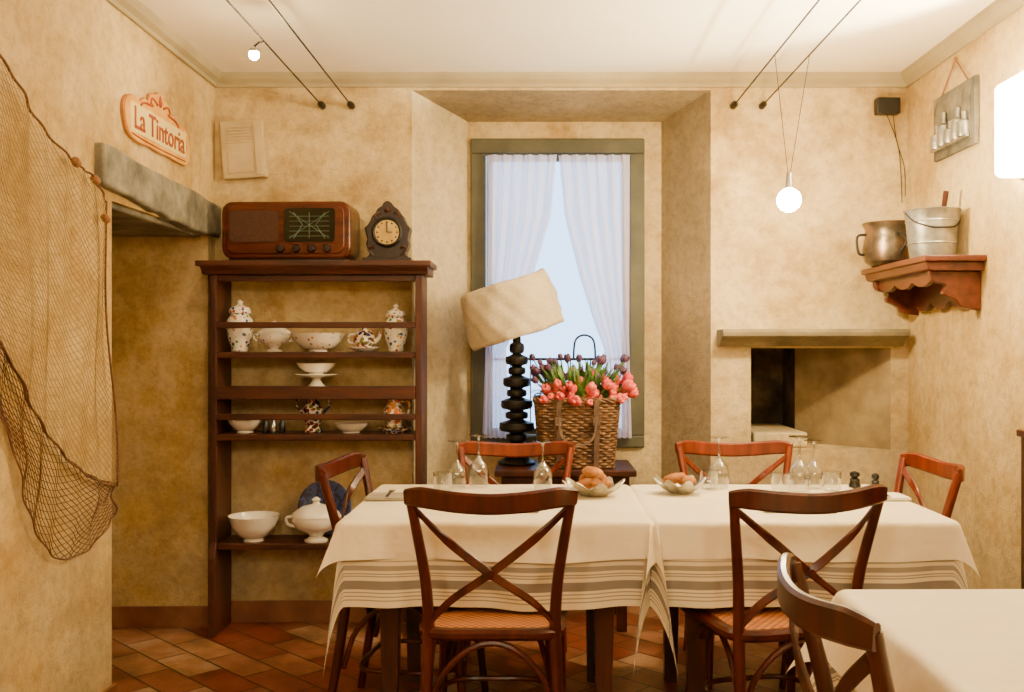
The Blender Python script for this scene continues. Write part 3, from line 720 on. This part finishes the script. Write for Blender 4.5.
# ---------------------------------------------------------------- chairs
def chair(loc,rz,mat='chair'):
    e=empty('dining_chair',(loc[0],loc[1],0),(0,0,math.radians(rz)))
    p=MB()
    for a in (-1,1):
        p.tube([(a*.205,-.07,0),(a*.195,-.03,.22),(a*.188,0,.45),(a*.195,-.012,.60),(a*.215,-.04,.74),(a*.236,-.07,.868)],[.014,.017,.018,.017,.016,.015],10,0,6)
        p.tube([(a*.19,.415,0),(a*.182,.395,.2),(a*.17,.375,.44)],[.013,.016,.018],10,0,6)
    p.obj('posts_and_legs',mat,e)
    t=MB()
    t.tube([(-.248,-.068,.862),(-.20,-.095,.865),(-.10,-.122,.855),(0,-.13,.850),(.10,-.122,.855),(.20,-.095,.865),(.248,-.068,.862)],[.75,1,1.0,1.0,1.0,1,.75],sm=6,sec=rect(.060,.022,.3),up=(0,0,1))
    t.obj('top_rail',mat,e)
    x=MB()
    for a in (-1,1):
        o_=.006*a
        x.tube([(a*.225,-.06,.83),(a*.13,-.088+o_,.745),(0,-.075+o_,.64),(-a*.12,-.03+o_,.55),(-a*.188,-.004,.475)],1,sm=7,sec=rect(.026,.010,.3),up=(a*.7,0,1))
    x.lathe([(.014,-.004),(.014,.004)],14,T=Matrix.Translation((0,-.088,.64))@Matrix.Rotation(pi/2,4,'X'))
    x.obj('cross_splats',mat,e)
    def ring(w0,w1,d0,d1,r):
        base_=[(w0,d0+r),(w0+.004,(d0+d1)/2),(w1,d1-r*1.6),(w1-r,d1-.01),(0,d1),(-w1+r,d1-.01),(-w1,d1-r*1.6),(-w0-.004,(d0+d1)/2),(-w0,d0+r),(-w0+r,d0),(0,d0-.004),(w0-r,d0)]
        return [(q.x,q.y,0) for q in catmull([(a,b,0) for a,b in base_],5,True)]
    rg=ring(.20,.215,-.01,.415,.05)
    MB().tube([(a,b,.448) for a,b,_ in rg],1,closed=True,sec=rect(.034,.042,.3),up=(0,0,1)).obj('seat_frame',mat,e)
    rg=ring(.185,.2,.0,.40,.05)
    MB().prism([(a,b) for a,b,_ in rg],'z',.448,.464).obj('cane_seat','cane',e,smooth=False)
    b=MB()
    def arch(A,B,top):
        A=Vector(A);B=Vector(B); pts=[]
        for k in range(13):
            u=k/12; q=A.lerp(B,u); q.z=A.z+(top-A.z)*math.sin(pi*u)**.55; pts.append(q)
        b.tube(pts,.010,8,0,2)
    arch((-.19,-.025,.20),(.19,-.025,.20),.425); arch((-.175,.385,.20),(.175,.385,.20),.425)
    arch((-.188,-.01,.20),(-.178,.38,.20),.425); arch((.188,-.01,.20),(.178,.38,.20),.425)
    b.tube([(q[0]*.87,(q[1]-.2)*.85+.2,.19) for q in ring(.20,.2,.0,.40,.06)],.009,8,closed=True)
    b.obj('bentwood_braces',mat,e)
    return e
chair((-.14,2.97),0)
chair((.77,2.98),13)
chair((-.10,4.18),180,'chair2')
chair((.835,4.21),180,'chair2')
chair((-.635,3.60),-97,'chair')
chair((1.345,3.62),92,'chair2')
chair((.575,1.75),-90,'walnut')

# ---------------------------------------------------------------- tables
def table(x0,x1,y0,y1):
    e=empty('dining_table')
    MB().box(x0,x1,y0,y1,.715,.742).obj('top','darkwood',e,smooth=False,bevel=.004)
    MB().box(x0+.08,x1-.08,y0+.08,y1-.08,.63,.715).obj('apron','darkwood',e,smooth=False)
    l=MB()
    for x in (x0+.09,x1-.16):
        for y in (y0+.07,y1-.11):
            v=[(x,y,.715),(x+.075,y,.715),(x+.075,y+.075,.715),(x,y+.075,.715),(x+.012,y+.012,0),(x+.058,y+.012,0),(x+.058,y+.058,0),(x+.012,y+.058,0)]
            l.add(v,[(0,1,2,3),(4,7,6,5),(0,4,5,1),(1,5,6,2),(2,6,7,3),(3,7,4,0)])
    l.obj('legs','walnut',e,smooth=False,bevel=.003)
def cloth(name,x0,x1,y0,y1,z,ov,mat,K,rip=.008,seed=0,rad=.012,fq=14,st=.12):
    def axis(a,b):
        n1=28; n2=60
        return [a-ov+ov*i/n1 for i in range(n1)]+[a+(b-a)*i/n2 for i in range(n2)]+[b+ov*i/n1 for i in range(n1+1)]
    X=axis(x0,x1); Y=axis(y0,y1); v=[];uv=[]
    rnd=random.Random(seed); ph=[rnd.random()*6 for _ in range(8)]
    def ripple(s,side,d):
        w=(math.sin(s*fq+ph[side])+.5*math.sin(s*fq*2.3+ph[side+1])+1.5)*.5
        return rip*w*(d/ov)**.9
    for yy in Y:
        for xx in X:
            ex=(x0-xx) if xx<x0 else (xx-x1 if xx>x1 else 0); ey=(y0-yy) if yy<y0 else (yy-y1 if yy>y1 else 0)
            sx=-1 if xx<x0 else 1; sy=-1 if yy<y0 else 1
            cx=min(max(xx,x0),x1); cy=min(max(yy,y0),y1)
            r=math.hypot(ex,ey)
            if r<1e-9:
                q=(xx,yy,z+.0015*math.sin(xx*9+ph[0])*math.sin(yy*8+ph[1]))
            else:
                fx,fy=ex/r,ey/r; w=2*fx*fy
                arc=rad*pi/2
                if r<arc: out=rad*math.sin(r/rad); down=rad*(1-math.cos(r/rad))
                else: out=rad; down=rad+(r-arc)
                if ex and ey:
                    dx,dy,k=K.get((sx,sy),(sx*.7,sy*.7,.3))
                    h=w**1.2*k*down
                    rp=ripple(cy if fx>fy else cx,0 if fx>fy else 3,min(r,ov))*(1-w)
                    px=cx+sx*fx*(out+rp)+dx*h; py=cy+sy*fy*(out+rp)+dy*h
                    pz=z-down*(1+st*w*w)*math.sqrt(max(.1,1-(w**1.2*k)**2))
                else:
                    side=0 if ex else 3; rp=ripple(cy if ex else cx,side,r)
                    px=cx+sx*(out+rp)*(1 if ex else 0); py=cy+sy*(out+rp)*(1 if ey else 0)
                    pz=z-down-.006*(r/ov)*math.sin((cy if ex else cx)*7+ph[side])
                q=(px,py,pz)
            v.append(q); uv.append((min(xx-(x0-ov),(x1+ov)-xx),min(yy-(y0-ov),(y1+ov)-yy)))
    nx=len(X); f=[]
    for j in range(len(Y)-1):
        for i in range(nx-1):
            k=j*nx+i; f.append((k,k+1,k+nx+1,k+nx))
    o=MB().add(v,f).obj(name,mat,ang=3)
    ul=o.data.uv_layers.new(name='hem')
    for lp in o.data.loops: ul.data[lp.index].uv=uv[lp.vertex_index]
    return o
def setting(x0,x1,y0,y1,KU,KO,seed,ovo=.13,ovu=.27):
    table(x0,x1,y0,y1)
    cloth('striped_tablecloth',x0-.002,x1+.002,y0-.002,y1+.002,.744,ovu,'striped',KU,.030,seed,fq=13,st=.30)
    cloth('cream_tablecloth',x0-.006,x1+.006,y0-.006,y1+.006,.75,ovo,'linen',KO,.024,seed+5,rad=.018,fq=9)
setting(-.61,.335,3.16,3.96,{(-1,-1):(-.35,-.9,.30),(1,-1):(-.45,-.85,.36),(1,1):(0,1,.2)},{(-1,-1):(-.70,-.65,.5),(1,-1):(-.3,-.9,.5),(1,1):(0,1,.3)},1)
setting(.385,1.30,3.16,3.96,{(-1,-1):(.35,-.9,.36),(1,-1):(.5,-.8,.30),(-1,1):(0,1,.2)},{(-1,-1):(.2,-.9,.5),(1,-1):(.7,-.6,.42),(-1,1):(0,1,.3)},2)
setting(.70,1.56,1.30,2.25,{(-1,1):(-.85,.1,.5)},{(-1,1):(-.85,.1,.62)},3,.17,.30)

# ---------------------------------------------------------------- table ware
ZT=.753
def wineglass(x,y,s=1):
    P=[(.031,0),(.036,.03),(.037,.05),(.030,.078),(.012,.098),(.005,.108),(.004,.13),(.004,.165),(.006,.174),(.022,.178),(.036,.181),(.036,.184),(.02,.184),(.001,.184)]
    MB().lathe([(a*s,b*s) for a,b in P],28,cap=False).obj('wine_glass','glass',None,(x,y,ZT),ang=1.2)
for x,y,s in [(-.315,3.84,1.0),(-.235,3.90,1.1),(.015,3.82,1.0),(.695,3.86,1.08),(.985,3.78,1.12),(1.06,3.86,1.0)]: wineglass(x,y,s)
def tumbler(x,y):
    MB().lathe([(.001,.004),(.03,.004),(.033,.008),(.037,.075)],24,cap=False).obj('water_tumbler','glass',None,(x,y,ZT))
for x,y in [(-.36,3.74),(.645,3.80),(.90,3.72),(1.10,3.76)]: tumbler(x,y)
def breadb(x,y,s,n):
    e=empty('bread_basket',(x,y,ZT))
    md=lambda th,r,z:(r*(1+.12*math.sin(8*th)*(z/.05)), z+.014*math.sin(8*th)*(z/.05))
    MB().lathe([(.03*s,.001),(.045*s,.004),(.075*s,.022),(.098*s,.045),(.094*s,.046),(.072*s,.026),(.04*s,.008),(.001,.006)],64,sx=1.1,mod=md).obj('scalloped_dish','silver',e)
    for i in range(n):
        a=i*2*pi/n+.5; q=MB(); q.lathe([(max(.0005,.034*math.sin(pi*k/10)),-.023*math.cos(pi*k/10)-(.004 if k>7 else 0)) for k in range(11)],24,sx=1.35,mod=lambda th,r,z:(r*(1+.08*math.sin(2*th+i)+.03*math.sin(5*th)),z-.004*(abs(math.sin(th))<.18 and z>.01)))
        q.obj('bread_roll','bread',e,(.033*math.cos(a)*s,.03*math.sin(a)*s,.045+.012*(i%2)),(.2*i,.15,a))
    if n>2: MB().lathe([(max(.0005,.032*math.sin(pi*k/10)),-.022*math.cos(pi*k/10)) for k in range(11)],24,sx=1.4,mod=lambda th,r,z:(r*(1+.07*math.sin(3*th)),z)).obj('bread_roll','bread',e,(0,0,.083),(.1,.2,.6))
breadb(.20,3.66,1,4); breadb(.525,3.72,.85,2)
def placeset(x,y,rz=0,mat='mat'):
    e=empty('napkin',(x,y,ZT),(0,0,rz))
    MB().box(-.12,.12,-.08,.08,0,.006).box(-.118,.118,-.078,.04,.006,.010).obj('folded_linen',mat,e,smooth=False,bevel=.002)
    e=empty('fork',(x-.04,y,ZT+.011),(0,0,rz))
    k=MB().tube([(0,-.085,.002),(0,-.02,.003),(0,.03,.004)],[1,.7,.5],sec=rect(.0025,.014),up=(0,0,1)).box(-.010,.010,.03,.05,.002,.005)
    for a in (-.0085,-.003,.003,.0085): k.box(a-.0015,a+.0015,.05,.078,.002,.005)
    k.obj('fork_body','steel',e,smooth=False)
    e=empty('table_knife',(x+.04,y,ZT+.011),(0,0,rz))
    MB().tube([(0,-.08,.002),(0,-.01,.003)],1,sec=rect(.006,.014),up=(0,0,1)).prism([(-.006,-.01),(.007,-.01),(.009,.05),(.005,.07),(-.006,.078)],'z',.001,.003).obj('knife_body','steel',e,smooth=False)
placeset(-.12,3.36); placeset(.86,3.36); placeset(-.50,3.62,0); placeset(1.20,3.62,0,'napkin')
for x,y,s in [(1.225,3.88,1),(1.285,3.82,.75)]:
    MB().lathe([(.022*s,0),(.024*s,.005),(.018*s,.02),(.02*s,.03),(.012*s,.036),(.02*s,.045),(.018*s,.056),(.004,.062)],20).obj('pepper_mill','black',None,(x,y,ZT))

# ---------------------------------------------------------------- world, camera
w=bpy.data.worlds.new('World'); bpy.context.scene.world=w; w.use_nodes=True
bg=w.node_tree.nodes['Background']; bg.inputs[0].default_value=(.40,.65,1,1); bg.inputs[1].default_value=5.0
cam=bpy.data.cameras.new('camera'); co=bpy.data.objects.new('camera',cam); bpy.context.scene.collection.objects.link(co)
co.location=(0,0,1.3); co.rotation_euler=(pi/2,0,0); cam.sensor_width=36; cam.lens=36*1000/1024; cam.shift_x=-27/1024; cam.clip_start=.05
bpy.context.scene.camera=co
